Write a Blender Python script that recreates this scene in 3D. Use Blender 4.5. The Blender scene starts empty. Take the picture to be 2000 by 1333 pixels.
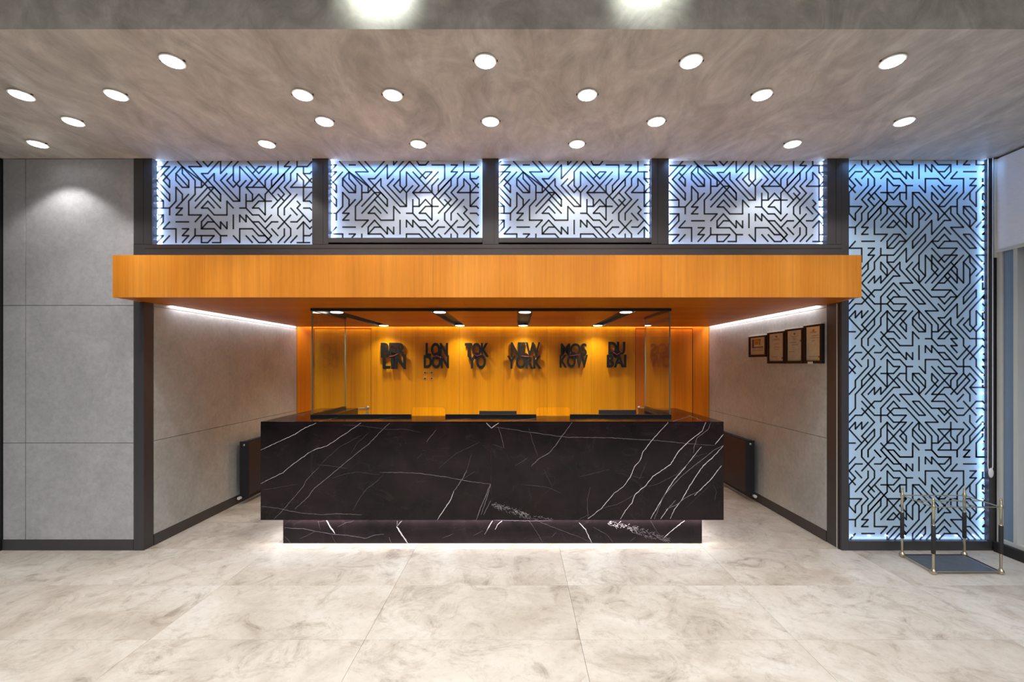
import bpy, bmesh, math, random
from mathutils import Vector, Matrix
random.seed(7)
SC = bpy.context.scene
COL = SC.collection
# ------------------------------------------------------------------ camera, world, lights, exposure
H = 1.6; F = 850.0; U0 = 1011.0; V0 = 710.5
def px(u, Y): return (u - U0) * Y / F
def pz(v, Y): return H - (v - V0) * Y / F
cd = bpy.data.cameras.new('camera'); cam = bpy.data.objects.new('camera', cd); COL.objects.link(cam)
cd.sensor_width = 36.0; cd.lens = 36.0 * F / 2000.0
cd.shift_x = -(U0 - 1000) / 2000.0; cd.shift_y = (V0 - 666.5) / 2000.0
cd.clip_start = 0.05
cam.location = (0, 0, H); cam.rotation_euler = (math.pi / 2, 0, 0)
SC.camera = cam
w = bpy.data.worlds.new('dusk'); SC.world = w; w.use_nodes = True
w.node_tree.nodes['Background'].inputs[0].default_value = (0.40, 0.47, 0.58, 1)
w.node_tree.nodes['Background'].inputs[1].default_value = 0.10
vs = SC.view_settings
vs.view_transform = 'Standard'; vs.look = 'None'; vs.gamma = 1.0; vs.use_curve_mapping = False
vs.exposure = 0.0
SC.cycles.max_bounces = 8; SC.cycles.diffuse_bounces = 4; SC.cycles.glossy_bounces = 4; SC.cycles.transparent_max_bounces = 12
SC.cycles.caustics_reflective = False; SC.cycles.caustics_refractive = False
SC.cycles.sample_clamp_indirect = 4.0
SC.cycles.use_denoising = True

def area(name, loc, rot, sx, sy, power, col=(1, 1, 1), spread=180):
    l = bpy.data.lights.new(name, 'AREA'); l.shape = 'RECTANGLE'; l.size = sx; l.size_y = sy
    l.energy = power; l.color = col; l.spread = math.radians(spread)
    o = bpy.data.objects.new(name, l); COL.objects.link(o); o.location = loc; o.rotation_euler = rot
    return o
def spot(name, loc, power, ang, blend=0.5, col=(1, 1, 1), rad=0.04, rot=(0, 0, 0)):
    l = bpy.data.lights.new(name, 'SPOT'); l.energy = power; l.spot_size = math.radians(ang); l.spot_blend = blend
    l.color = col; l.shadow_soft_size = rad
    o = bpy.data.objects.new(name, l); COL.objects.link(o); o.location = loc; o.rotation_euler = rot
    return o
R = math.radians
area('lobby_fill', (0, -1.9, 4.3), (R(32), 0, 0), 10, 2.4, 295, (0.97, 0.985, 1.0), 100)  # added broad fill tilted at the front wall, not a fixture
area('lobby_fill', (0, 0.2, 4.3), (0, 0, 0), 9, 1.6, 60, (1.0, 0.99, 0.97), 110)  # second added fill, straight down under the upper ceiling

YW = 3.726; YC = 3.468; YB = 6.30; XL = -3.196; XR = 2.771; ZC = 3.356; YF = 2.285; XS = 4.08
ZS = 2.128; ZT = 2.465

# ------------------------------------------------------------------ helpers
def sock(n, name): return n.inputs[name]
def mat(name, base, rough=0.5, metal=0.0, spec=0.5, emit=None, estr=0.0):
    m = bpy.data.materials.new(name); m.use_nodes = True
    p = m.node_tree.nodes['Principled BSDF']
    p.inputs['Base Color'].default_value = (*base, 1); p.inputs['Roughness'].default_value = rough
    p.inputs['Metallic'].default_value = metal; p.inputs['Specular IOR Level'].default_value = spec
    if emit: p.inputs['Emission Color'].default_value = (*emit, 1); p.inputs['Emission Strength'].default_value = estr
    # a touch of procedural variation on everything
    nt = m.node_tree
    if not emit:
        g = nt.nodes.new('ShaderNodeNewGeometry'); n = nt.nodes.new('ShaderNodeTexNoise'); n.inputs['Scale'].default_value = 9
        r = nt.nodes.new('ShaderNodeMapRange'); r.inputs[3].default_value = max(rough - .05, 0.02); r.inputs[4].default_value = rough + .05
        nt.links.new(g.outputs['Position'], n.inputs['Vector']); nt.links.new(n.outputs[0], r.inputs[0]); nt.links.new(r.outputs[0], p.inputs['Roughness'])
    return m
class NT:
    def __init__(s, m): s.m = m; s.t = m.node_tree; s.p = s.t.nodes['Principled BSDF']
    def n(s, typ, **kw):
        x = s.t.nodes.new('ShaderNode' + typ)
        for k, v in kw.items(): setattr(x, k, v)
        return x
    def l(s, a, b): s.t.links.new(a, b)
    def pos(s, scale=(1, 1, 1), rot=(0, 0, 0), rnd=0.0):
        g = s.n('NewGeometry'); mp = s.n('Mapping'); mp.inputs['Scale'].default_value = scale; mp.inputs['Rotation'].default_value = rot
        if rnd:
            oi = s.n('ObjectInfo'); ml = s.n('Math', operation='MULTIPLY'); ml.inputs[1].default_value = rnd
            s.l(oi.outputs['Random'], ml.inputs[0]); ad = s.n('VectorMath', operation='ADD')
            s.l(g.outputs['Position'], ad.inputs[0]); s.l(ml.outputs[0], ad.inputs[1]); s.l(ad.outputs[0], mp.inputs[0])
        else: s.l(g.outputs['Position'], mp.inputs[0])
        return mp.outputs[0]
    def noise(s, vec, scale, detail=6, rough=0.6, dist=0.0):
        x = s.n('TexNoise'); x.inputs['Scale'].default_value = scale; x.inputs['Detail'].default_value = detail
        x.inputs['Roughness'].default_value = rough; x.inputs['Distortion'].default_value = dist
        s.l(vec, x.inputs['Vector']); return x.outputs[0]
    def ramp(s, fac, stops):
        x = s.n('ValToRGB'); e = x.color_ramp.elements
        while len(e) < len(stops): e.new(0.5)
        for i, (p, c) in enumerate(stops): e[i].position = p; e[i].color = (*c, 1) if len(c) == 3 else c
        s.l(fac, x.inputs[0]); return x.outputs[0]
    def mix(s, fac, a, b, mode='MIX'):
        x = s.n('Mix', data_type='RGBA', blend_type=mode)
        if isinstance(fac, float): x.inputs[0].default_value = fac
        else: s.l(fac, x.inputs[0])
        for k, v in ((6, a), (7, b)):
            if isinstance(v, tuple): x.inputs[k].default_value = (*v, 1)
            else: s.l(v, x.inputs[k])
        return x.outputs[2]
    def bump(s, h, strength=0.1, dist=0.01):
        b = s.n('Bump'); b.inputs['Strength'].default_value = strength; b.inputs['Distance'].default_value = dist
        s.l(h, b.inputs['Height']); s.l(b.outputs[0], s.p.inputs['Normal'])
def plaster(name, c, rough=0.55, amp=0.22, scale=2.2, stretch=(1, 1, 1), fine=26, rnd=0.0):
    m = mat(name, c, rough); k = NT(m)
    v = k.pos(stretch, (0.3, 0.2, 0.5), rnd)
    a = k.noise(v, scale, 9, 0.68, 1.1); b = k.noise(v, fine, 5, 0.6, 0.5)
    lo = tuple(x * (1 - amp) for x in c); hi = tuple(min(x * (1 + amp), 1) for x in c)
    col = k.ramp(a, [(0.32, lo), (0.5, c), (0.68, hi)])
    col = k.mix(0.5, col, k.ramp(b, [(0.3, (0.78, 0.78, 0.78)), (0.62, (1.12, 1.12, 1.12))]), 'MULTIPLY')
    k.l(col, k.p.inputs['Base Color']); k.bump(b, 0.06, 0.004)
    return m
def veneer(name, dark, mid, light, axis='Z', rough=0.38, band=2.6, spec=0.22):
    m = mat(name, mid, rough); k = NT(m)
    sc = {'Z': (1, 1, 0.02), 'Y': (1, 0.03, 1), 'X': (0.02, 1, 1)}[axis]
    v = k.pos(sc, rnd=3.1)
    a = k.noise(v, band, 3, 0.55); b = k.noise(v, 55, 4, 0.6); c = k.noise(k.pos((1, 1, 0.15)), 60, 3)
    col = k.ramp(a, [(0.3, dark), (0.5, mid), (0.68, light)])
    col = k.mix(0.55, col, k.ramp(b, [(0.3, (0.80, 0.76, 0.7)), (0.6, (1.06, 1.06, 1.06))]), 'MULTIPLY')
    col = k.mix(0.25, col, k.ramp(c, [(0.35, (0.86, 0.84, 0.8)), (0.6, (1.05, 1.05, 1.05))]), 'MULTIPLY')
    k.l(col, k.p.inputs['Base Color']); k.p.inputs['Specular IOR Level'].default_value = spec; return m

M = {}
M['ceil'] = plaster('ceiling_plaster', (0.56, 0.54, 0.50), 0.5, 0.30, 3.4, (1.0, 0.5, 1), 15)
M['fascia'] = M['ceil']
M['panel'] = plaster('grey_stone_panel', (0.40, 0.40, 0.42), 0.5, 0.10, 3.0)
M['panel_side'] = plaster('warm_stone_panel', (0.45, 0.48, 0.47), 0.5, 0.12, 3.0)
M['frame'] = mat('anthracite_metal', (0.060, 0.058, 0.062), 0.42, 0.25)
M['frame_dark'] = mat('black_reveal', (0.018, 0.016, 0.016), 0.5)
M['wood'] = veneer('cherry_veneer', (0.60, 0.205, 0.018), (0.70, 0.245, 0.024), (0.80, 0.31, 0.042))
M['wood_soffit_shade'] = veneer('cherry_veneer_soffit_shade', (0.34, 0.088, 0.004), (0.42, 0.115, 0.005), (0.5, 0.15, 0.008), 'X', 0.42, 2.6, 0.10)  # same veneer as the fascia, underside shade put into a darker colour
M['wood_back'] = veneer('cherry_veneer_back', (0.70, 0.25, 0.002), (0.84, 0.33, 0.002), (0.92, 0.38, 0.004), 'Z', 0.4, 4.5)
M['wood_jamb'] = veneer('cherry_veneer_red', (0.62, 0.155, 0.003), (0.76, 0.205, 0.004), (0.88, 0.27, 0.006), 'Z', 0.4, 7.0)
M['black'] = mat('black_gloss', (0.012, 0.012, 0.013), 0.3)
M['black_matt'] = mat('black_matt', (0.02, 0.02, 0.021), 0.6)
M['chrome'] = mat('satin_steel', (0.62, 0.60, 0.56), 0.28, 1.0)
M['brass'] = mat('aged_brass', (0.60, 0.52, 0.36), 0.3, 0.95)
M['line'] = mat('black_print', (0.010, 0.016, 0.024), 0.35)
M['lamp'] = mat('lamp_lens', (1, 1, 1), 0.5, emit=(1.0, 0.97, 0.93), estr=15.0)
M['lampring'] = mat('white_lamp_ring', (0.8, 0.8, 0.78), 0.4)
M['led'] = mat('led_bead', (1, 1, 1), 0.5, emit=(0.72, 0.82, 1.0), estr=7.5)
M['ledstrip'] = mat('led_strip', (1, 1, 1), 0.5, emit=(0.9, 0.92, 1.0), estr=1.2)
M['cream'] = mat('cream_aluminium', (0.62, 0.61, 0.55), 0.4)
M['white'] = mat('white_plastic', (0.8, 0.8, 0.78), 0.35)
M['red'] = mat('red_hand', (0.5, 0.05, 0.04), 0.4)
M['vein1'] = mat('white_vein', (0.62, 0.58, 0.60), 0.25)
M['vein2'] = mat('grey_vein', (0.20, 0.17, 0.19), 0.25)
M['vein3'] = mat('faint_vein', (0.075, 0.060, 0.070), 0.25)
M['radiator'] = mat('anthracite_enamel', (0.022, 0.021, 0.027), 0.5, 0, 0.25)
M['black_frame'] = mat('black_picture_frame', (0.012, 0.010, 0.010), 0.4, 0, 0.2)
M['tray'] = plaster('grey_rubber_tray', (0.075, 0.085, 0.10), 0.45, 0.2, 14)
M['grout'] = mat('floor_joint', (0.30, 0.27, 0.24), 0.7)
M['paper'] = plaster('certificate_paper', (0.78, 0.76, 0.72), 0.6, 0.05, 20)
# marble
m = mat('black_marble', (0.017, 0.012, 0.0135), 0.13, 0, 0.22); k = NT(m)
v = k.pos((1, 1, 1)); a = k.noise(v, 3.5, 6, 0.6, 0.6)
col = k.ramp(a, [(0.3, (0.005, 0.004, 0.0045)), (0.7, (0.017, 0.010, 0.012))])
vo = k.n('TexNoise'); vo.inputs['Scale'].default_value = 1.6; vo.inputs['Detail'].default_value = 4; vo.inputs['Distortion'].default_value = 1.0; k.l(k.pos((1, 1, 1.6), (0, 0.75, 0)), vo.inputs['Vector'])
vv = k.ramp(vo.outputs[0], [(0.494, (0, 0, 0)), (0.5, (0.15, 0.15, 0.15)), (0.506, (0, 0, 0))])
col = k.mix(vv, col, (0.07, 0.055, 0.06)); k.l(col, k.p.inputs['Base Color']); M['marble'] = m
# floor stone
m = mat('beige_limestone', (0.62, 0.57, 0.50), 0.42, 0, 0.35); k = NT(m)
v = k.pos((1, 1.0, 1), (0, 0, 0.35), 9.0)
a = k.noise(v, 1.3, 8, 0.62, 0.9); b = k.noise(v, 4.0, 12, 0.78, 1.3); c = k.noise(v, 22, 6, 0.7, 0.3)
col = k.ramp(a, [(0.33, (0.44, 0.385, 0.325)), (0.50, (0.56, 0.515, 0.455)), (0.66, (0.63, 0.60, 0.55))])
spots = k.ramp(b, [(0.34, (0.42, 0.38, 0.35)), (0.40, (0.72, 0.69, 0.66)), (0.50, (1, 1, 1))])
col = k.mix(0.75, col, spots, 'MULTIPLY')
lg = k.ramp(c, [(0.3, (0.80, 0.78, 0.76)), (0.5, (1, 1, 1)), (0.7, (1.08, 1.08, 1.08))])
col = k.mix(0.6, col, lg, 'MULTIPLY'); k.l(col, k.p.inputs['Base Color']); k.bump(c, 0.03, 0.002); M['stone'] = m
# frosted pane
m = mat('frosted_pane', (0.58, 0.66, 0.76), 0.33, 0.35, 0.5); M['pane'] = m
m = mat('frosted_pane_wide', (0.50, 0.68, 0.84), 0.45, 0.1, 0.5); M['pane_wide'] = m
m = mat('blind_fabric', (0.52, 0.54, 0.60), 0.8); k = NT(m); a = k.noise(k.pos((1, 1, 6)), 14, 5); k.l(k.ramp(a, [(0.3, (0.86, 0.88, 0.94)), (0.7, (0.93, 0.94, 0.97))]), k.p.inputs['Base Color']); M['fabric'] = m
M['milk'] = mat('milky_window_glass', (0.16, 0.26, 0.52), 0.3)
# clear glass: transparent with a Fresnel reflection
m = bpy.data.materials.new('clear_glass'); m.use_nodes = True; t = m.node_tree; t.nodes.clear()
out = t.nodes.new('ShaderNodeOutputMaterial'); mx = t.nodes.new('ShaderNodeMixShader'); tr = t.nodes.new('ShaderNodeBsdfTransparent'); gl = t.nodes.new('ShaderNodeBsdfGlossy'); fr = t.nodes.new('ShaderNodeLayerWeight'); pw = t.nodes.new('ShaderNodeMath'); sc_ = t.nodes.new('ShaderNodeMapRange')
tr.inputs[0].default_value = (0.955, 0.965, 0.93, 1); gl.inputs['Roughness'].default_value = 0.0; pw.operation = 'POWER'; pw.inputs[1].default_value = 5.0; sc_.inputs[3].default_value = 0.042; sc_.inputs[4].default_value = 0.9
t.links.new(fr.outputs['Facing'], pw.inputs[0]); t.links.new(pw.outputs[0], sc_.inputs[0])
t.links.new(sc_.outputs[0], mx.inputs[0]); t.links.new(tr.outputs[0], mx.inputs[1]); t.links.new(gl.outputs[0], mx.inputs[2]); t.links.new(mx.outputs[0], out.inputs[0]); M['glass'] = m
M['glass_edge'] = mat('glass_edge', (0.10, 0.20, 0.18), 0.15)

class MB:
    def __init__(s): s.bm = bmesh.new()
    def box(s, x0, x1, y0, y1, z0, z1, mi=0):
        vs_ = [s.bm.verts.new(p) for p in ((x0, y0, z0), (x1, y0, z0), (x1, y1, z0), (x0, y1, z0), (x0, y0, z1), (x1, y0, z1), (x1, y1, z1), (x0, y1, z1))]
        for f in ((0, 3, 2, 1), (4, 5, 6, 7), (0, 1, 5, 4), (1, 2, 6, 5), (2, 3, 7, 6), (3, 0, 4, 7)):
            fc = s.bm.faces.new([vs_[i] for i in f]); fc.material_index = mi
        return s
    def prism(s, pts, axis, a0, a1, mi=0):
        def P(p, a): return {'X': (a, p[0], p[1]), 'Y': (p[0], a, p[1]), 'Z': (p[0], p[1], a)}[axis]
        A = [s.bm.verts.new(P(p, a0)) for p in pts]; B = [s.bm.verts.new(P(p, a1)) for p in pts]; n = len(pts)
        s.bm.faces.new(A).material_index = mi; s.bm.faces.new(B[::-1]).material_index = mi
        for i in range(n): s.bm.faces.new((A[i], B[i], B[(i + 1) % n], A[(i + 1) % n])).material_index = mi
        bmesh.ops.recalc_face_normals(s.bm, faces=s.bm.faces[:])
        return s
    def lathe(s, prof, c=(0, 0, 0), seg=24, axis='Z'):
        rings = []
        for r, h in prof:
            ring = []
            for i in range(seg):
                a = 2 * math.pi * i / seg; x, y = r * math.cos(a), r * math.sin(a)
                p = {'Z': (x, y, h), 'Y': (x, h, y), 'X': (h, x, y)}[axis]
                ring.append(s.bm.verts.new((c[0] + p[0], c[1] + p[1], c[2] + p[2])))
            rings.append(ring)
        for A, B in zip(rings, rings[1:]):
            for i in range(seg): s.bm.faces.new((A[i], A[(i + 1) % seg], B[(i + 1) % seg], B[i]))
        s.bm.faces.new(rings[0][::-1]); s.bm.faces.new(rings[-1])
        bmesh.ops.recalc_face_normals(s.bm, faces=s.bm.faces[:])
        return s
    def tube(s, p, q, r, seg=10):
        p, q = Vector(p), Vector(q); d = (q - p).normalized(); u = d.orthogonal().normalized(); w_ = d.cross(u)
        A = [s.bm.verts.new(p + (u * math.cos(2 * math.pi * i / seg) + w_ * math.sin(2 * math.pi * i / seg)) * r) for i in range(seg)]
        B = [s.bm.verts.new(q + (u * math.cos(2 * math.pi * i / seg) + w_ * math.sin(2 * math.pi * i / seg)) * r) for i in range(seg)]
        for i in range(seg): s.bm.faces.new((A[i], A[(i + 1) % seg], B[(i + 1) % seg], B[i]))
        s.bm.faces.new(A[::-1]); s.bm.faces.new(B); return s
    def ball(s, c, r, u=12, v=8):
        bmesh.ops.create_uvsphere(s.bm, u_segments=u, v_segments=v, radius=r, matrix=Matrix.Translation(c)); return s
    def bevel(s, w_=0.002, seg=2):
        bmesh.ops.bevel(s.bm, geom=s.bm.edges[:], offset=w_, segments=seg, affect='EDGES', profile=0.7); return s
    def build(s, name, mats, parent=None, smooth=False, loc=None):
        me = bpy.data.meshes.new(name); s.bm.to_mesh(me); s.bm.free()
        if not isinstance(mats, (list, tuple)): mats = [mats]
        for x in mats: me.materials.append(x)
        if smooth:
            me.shade_smooth()
            try: me.set_sharp_from_angle(angle=math.radians(40))
            except Exception: pass
        o = bpy.data.objects.new(name, me); COL.objects.link(o)
        if loc is not None:
            me.transform(Matrix.Translation(-Vector(loc))); o.location = loc
        if parent is not None:
            o.parent = parent
            if parent.type == 'EMPTY' or parent.location.length > 0: o.matrix_parent_inverse = Matrix.Translation(-Vector(parent.location))
        return o
def tag(o, label=None, cat=None, group=None, kind=None):
    if label: o['label'] = label
    if cat: o['category'] = cat
    if group: o['group'] = group
    if kind: o['kind'] = kind
    return o
def thing(name, loc, label, cat, group=None):
    o = bpy.data.objects.new(name, None); COL.objects.link(o); o.location = loc; o.empty_display_size = 0.1
    return tag(o, label, cat, group)
def B(name, x0, x1, y0, y1, z0, z1, m, parent=None, bev=0.0):
    b = MB().box(x0, x1, y0, y1, z0, z1)
    if bev: b.bevel(bev)
    return b.build(name, m, parent)
def struct(o, label=None): tag(o, label, None, None, 'structure'); return o

# ------------------------------------------------------------------ floor
fl = struct(B('floor', -6.6, 6.0, -4.6, 6.9, -0.10, -0.0105, M['grout']))
TW = 1.247; TD = 0.6167; tile_me = None
b = MB().box(0.0008, TW - 0.0008, 0.0008, TD - 0.0008, -0.0105, 0.0).bevel(0.0006, 1)
t0 = b.build('floor_tile', M['stone'], fl)
first = True
for i in range(-4, 4):
    for j in range(-3, 7):
        x, y = -0.885 + i * TW, 2.52 + (j - 1) * TD
        o = t0 if first else t0.copy()
        if not first: COL.objects.link(o)
        o.location = (x, y, 0); first = False

# ------------------------------------------------------------------ ceiling
ce = struct(B('ceiling', -6.6, 6.0, YF, 6.9, ZC, 4.6, M['ceil']))
ce2 = struct(B('ceiling', -6.6, 6.0, -4.6, YF - 0.002, 4.45, 4.6, M['ceil']))

# ------------------------------------------------------------------ walls
wf = struct(B('wall_front', -4.42, -3.292, YW + 0.025, YW + 0.12, 0.0, ZC - .002, M['frame_dark']))
for (x0, x1) in ((-4.405, px(49, YW)), (px(50.5, YW), -3.286)):
    for (z0, z1) in ((0.092, 0.9165), (0.9205, 2.0955), (2.0995, ZC - 0.004)):
        B('stone_panel', x0, x1, YW, YW + 0.025, z0, z1, M['panel'], wf, 0.0012)
struct(B('wall_far_left', -6.6, -4.46, YW + 0.05, YW + 0.12, 0, ZC - .002, M['frame_dark']))
struct(B('trim_1', -4.462, -4.411, YW - 0.03, YW + 0.09, 0, ZC - .003, M['black'], None, 0.002))
wl = struct(B('wall_left', XL - 0.16, XL - 0.022, 3.83, YB + 0.05, 0.0, ZC - .002, M['grout']))
ycut = (3.823, px(0, 0) + 4.826, 5.84, 6.298)
for i in range(3):
    for (z0, z1) in ((0.098, 0.918), (0.922, 2.10), (2.104, 2.42)):
        B('stone_panel', XL - 0.022, XL, ycut[i] + 0.0015, ycut[i + 1] - 0.0015, z0, z1, M['panel_side'], wl, 0.001)
wr = struct(B('wall_right', XR + 0.022, XR + 0.075, 3.905, YB + 0.05, 0.0, ZC - .002, M['grout']))
ycut = (3.902, 4.90, 5.875, 6.298)
for i in range(3):
    for (z0, z1) in ((0.098, 0.928), (0.932, 2.10), (2.104, 2.42)):
        B('stone_panel', XR, XR + 0.022, ycut[i] + 0.0015, ycut[i + 1] - 0.0015, z0, z1, M['panel_side'], wr, 0.001)
struct(B('baseboard_front', -4.408, -3.288, YW - 0.004, YW + 0.02, 0, 0.0915, M['frame'], None, 0.001))
struct(B('baseboard_left', XL - 0.02, XL + 0.004, 3.824, YB - 0.002, 0, 0.0965, M['frame'], None, 0.001))
struct(B('baseboard_right', XR - 0.004, XR + 0.02, 3.906, YB - 0.002, 0, 0.0965, M['frame'], None, 0.001))
# back wall of veneer boards, two flush doors
wb = struct(B('wall_back', XL - .15, XR + .07, YB + 0.045, YB + 0.1, 0, ZC - .002, M['frame_dark']))
D1 = (px(613, YB), px(725, YB)); D2 = (px(1241, YB), px(1353, YB)); DZ = pz(642.5, YB)
xs = [D1[1] + (D2[0] - D1[1]) * i / 6 for i in range(7)]
for i in range(6): B('veneer_board', xs[i] + .001, xs[i + 1] - .001, YB, YB + 0.045, 0, 2.42, M['wood_back'], wb, 0.0006)
B('veneer_board', XL + .003, D1[0] - .003, YB, YB + 0.045, 0, 2.42, M['wood_jamb'], wb, 0.0006)
B('veneer_board', D2[1] + .003, XR - .003, YB, YB + 0.045, 0, 2.42, M['wood_jamb'], wb, 0.0006)
for n, (a_, b_) in ((1, D1), (2, D2)):
    B('veneer_board', a_ + .001, b_ - .001, YB, YB + 0.045, DZ + .005, 2.42, M['wood_jamb'], wb, 0.0006)
    d = struct(B('door_%d' % n, a_ + .006, b_ - .006, YB + .004, YB + 0.044, 0.006, DZ - .004, M['wood_jamb'] if n == 2 else M['wood_back'], None, 0.001))
    xh = (b_ - .055) if n == 1 else (a_ + .055); sg = -1 if n == 1 else 1; zh = pz(797, YB)
    h = MB().lathe([(0.026, 0), (0.026, 0.008), (0.012, 0.012), (0.010, 0.045)], (0, 0, 0), 20, 'Y')
    for vtx in h.bm.verts: vtx.co.y = -vtx.co.y
    h.tube((0, -0.042, 0), (sg * 0.12, -0.046, 0.0), 0.0085)
    h.ball((0, -0.042, 0), 0.0105)
    for vtx in h.bm.verts: vtx.co += Vector((xh, YB + .004, zh))
    h.build('door_handle', M['chrome'], d, True)
    lk = MB().lathe([(0.022, -0.007), (0.022, 0.0)], (xh, YB + .004, pz(808, YB)), 20, 'Y')
    lk.box(xh - .004, xh + .004, YB - .008, YB + .002, pz(808, YB) - .012, pz(808, YB) + .008)
    lk.build('door_lock', M['chrome'], d)

# ------------------------------------------------------------------ dark frames, columns
def col_left():
    o = struct(B('trim_2', px(262, YW), XL, YW - 0.006, 3.82, 0, 2.398, M['frame'], None, 0.0015))
col_left()
o = struct(B('trim_3', XR, px(1657, YW), YW - 0.006, 3.90, 0, ZC - .002, M['frame'], None, 0.0015))
B('rail', XR - 0.004, XR + 0.002, YW + .045, YW + .052, 0.0, 2.12, M['cream'], o)
B('rail', XR - 0.006, XR + 0.002, YW + .020, YW + .030, 0.0, 2.12, M['frame_dark'], o)
# header band behind/above the canopy with four windows
WIN = [(298, 610, 475, 306.4, 312.2, False), (642, 942, 465, 288.4 + 0, 322.4, True), (974, 1272, 465, 972.0, 322.4, True), (1306, 1615, 473, 1313.4, 310.1, False)]
WIN[1] = (642, 942, 465, 632.0, 322.4, True)
hb = struct(MB().box(px(262, YW), XR, YW - .006, YW + .09, 2.40, pz(478, YW)).build('trim_4', M['frame'], None))
B('frame_groove', px(285, YW), XR, YW - .0075, YW - .005, pz(486.2, YW), pz(485.2, YW), M['frame_dark'], hb)
mull = [(262, 298), (610, 642), (942, 974), (1272, 1306), (1615, 1643)]
for i, (a_, b_) in enumerate(mull):
    o = struct(B('trim_%d' % (5 + i), px(a_, YW) + .0008, px(b_, YW) - .0008 if i < 4 else XR - .001, YW - .006, YW + .09, pz(477.5, YW), ZC - .002, M['frame'], None, 0.001))
    u = {0: 281, 1: 631.5, 2: 965.5, 3: 1284, 4: 1632}[i]
    B('frame_groove', px(u, YW) - .002, px(u, YW) + .002, YW - .0072, YW - .005, pz(477, YW), ZC - .004, M['frame_dark'], o)

SMALL = """-.7,0 2,0 -.7,2.7|-.7,1 2,1 0,3 2,5 2,6 -.7,3.3|1,2 2,3 2,4 1,3 3,1|-.7,4.5 1,6 1,7|-.7,6 1,6|-.7,7 2,7 2,8|2,7 3,6 3,4 4,5 4,6|
5,5 3,7 4,7 3,8 4,8|3,0 6,3 6,5 5,6 5,8 7,8 6,9|4,0 4,.05|4,1 7,3.1 7,4 6,4|4,1 4,2 5,3 5,4 4,4 3,3 3,2 4,1|3,2 5,4|4,0 5,0|
6,0 7,1 5,1 9,5 10,6|7,4 9,2 9,3 12,6 13,6 13,4|7,2 8,2 10,0 10,2 12,0|7,2 10,5 10,6|11,2 10,3 13,6|7,0 8,1 9,0|
13,0 12,1 12,3 13,4 14,3|12,2 11,3 12,4 13,3 13,1 15,3 14,4|6,6 8,4 9,4|6,7 9,4 10,5|8,5 10,7|9,7 8,6 7,7 8,7 9,8 11,8 11,6 12,7|
3,9 5,9|1,8 -.7,8|-.7,9.7 1,8 1,9 -.7,10.7|2,9 1,10 3,10 3,12|4,10 5,10 4,11 5,11 4,12|2,11 1,12|-.7,11 1,11 0,12|6,10 6,11 9,11 8,12 7,12 7,11|6,11 5,12|
7,10 7,9 8,8 10,10 10,9 11,10 11,9|7,10 8,9 9,9|7,10 9,10 10,11 11,11|10,11 10,12 8.7,12|12,8 12,10|13,9 13,8 14,9 14,8 17.5,11.5|
15,9 16,9 18,11 17,12 16,12 15,11|13,12 13,10 15,10 16,11 17,11 18,12|14,11 15,12|12,11 13,12|13,7 14,7 14,5|14,7 15,8 16,8 17,9 18,8|
14,6 15,6 16,5 17,6|15,6 15,5 14,4 17,4|18,6 16,6 15,7 16,7 17,8 17,5 20,2 20,3 18,5|14,0 16,2 17,1 16,1 15,2|14,1 19,6|18,1 15,4|18,2 17,3 17,4|15,0 16,0|
17,0 19,0 19,2 18,3 18,4|20,0 21,0 20,1 21,1 18,4|22,0 22,1 21,2 21,3 20,4 21,5 19,7 19,8 21,10 21,11 20,12|22,1 23.6,1 24.3,.3|23,0 24,0|
23,1 23,2 24.3,3.3|23,2 24,2 24.3,1.7|22,2 23,3 23,6 24.3,4.7|22,2 22,3 21,4 24.3,4|24.3,2.7 23,4|22,5 20,7 20,8|19,4 20,5 18,7|19,5 20,6|
21,7 22,8|21,8 19,10|21,9 22,9 23,8|19,9 18,9 17,10|18,10 19,11|20,10 20,11 19,12|22,10 23,9 24,10 24.3,9.7|23,9 23,12|22,11 21,12|24.3,10.7 24,11 23,11|22,12 24,12|
22,6 22.5,6.5 22,7 24,9 24.3,8.7|23,6 24,6 24.3,6.3|23,7 24,7 24.3,7.3|11,-1.5 11,0 13,-2|14.2,-1.2 15,0 16,0 17.2,-1.3|19,-1 21,-1|0,0 1,-1 3,-1"""
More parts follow.
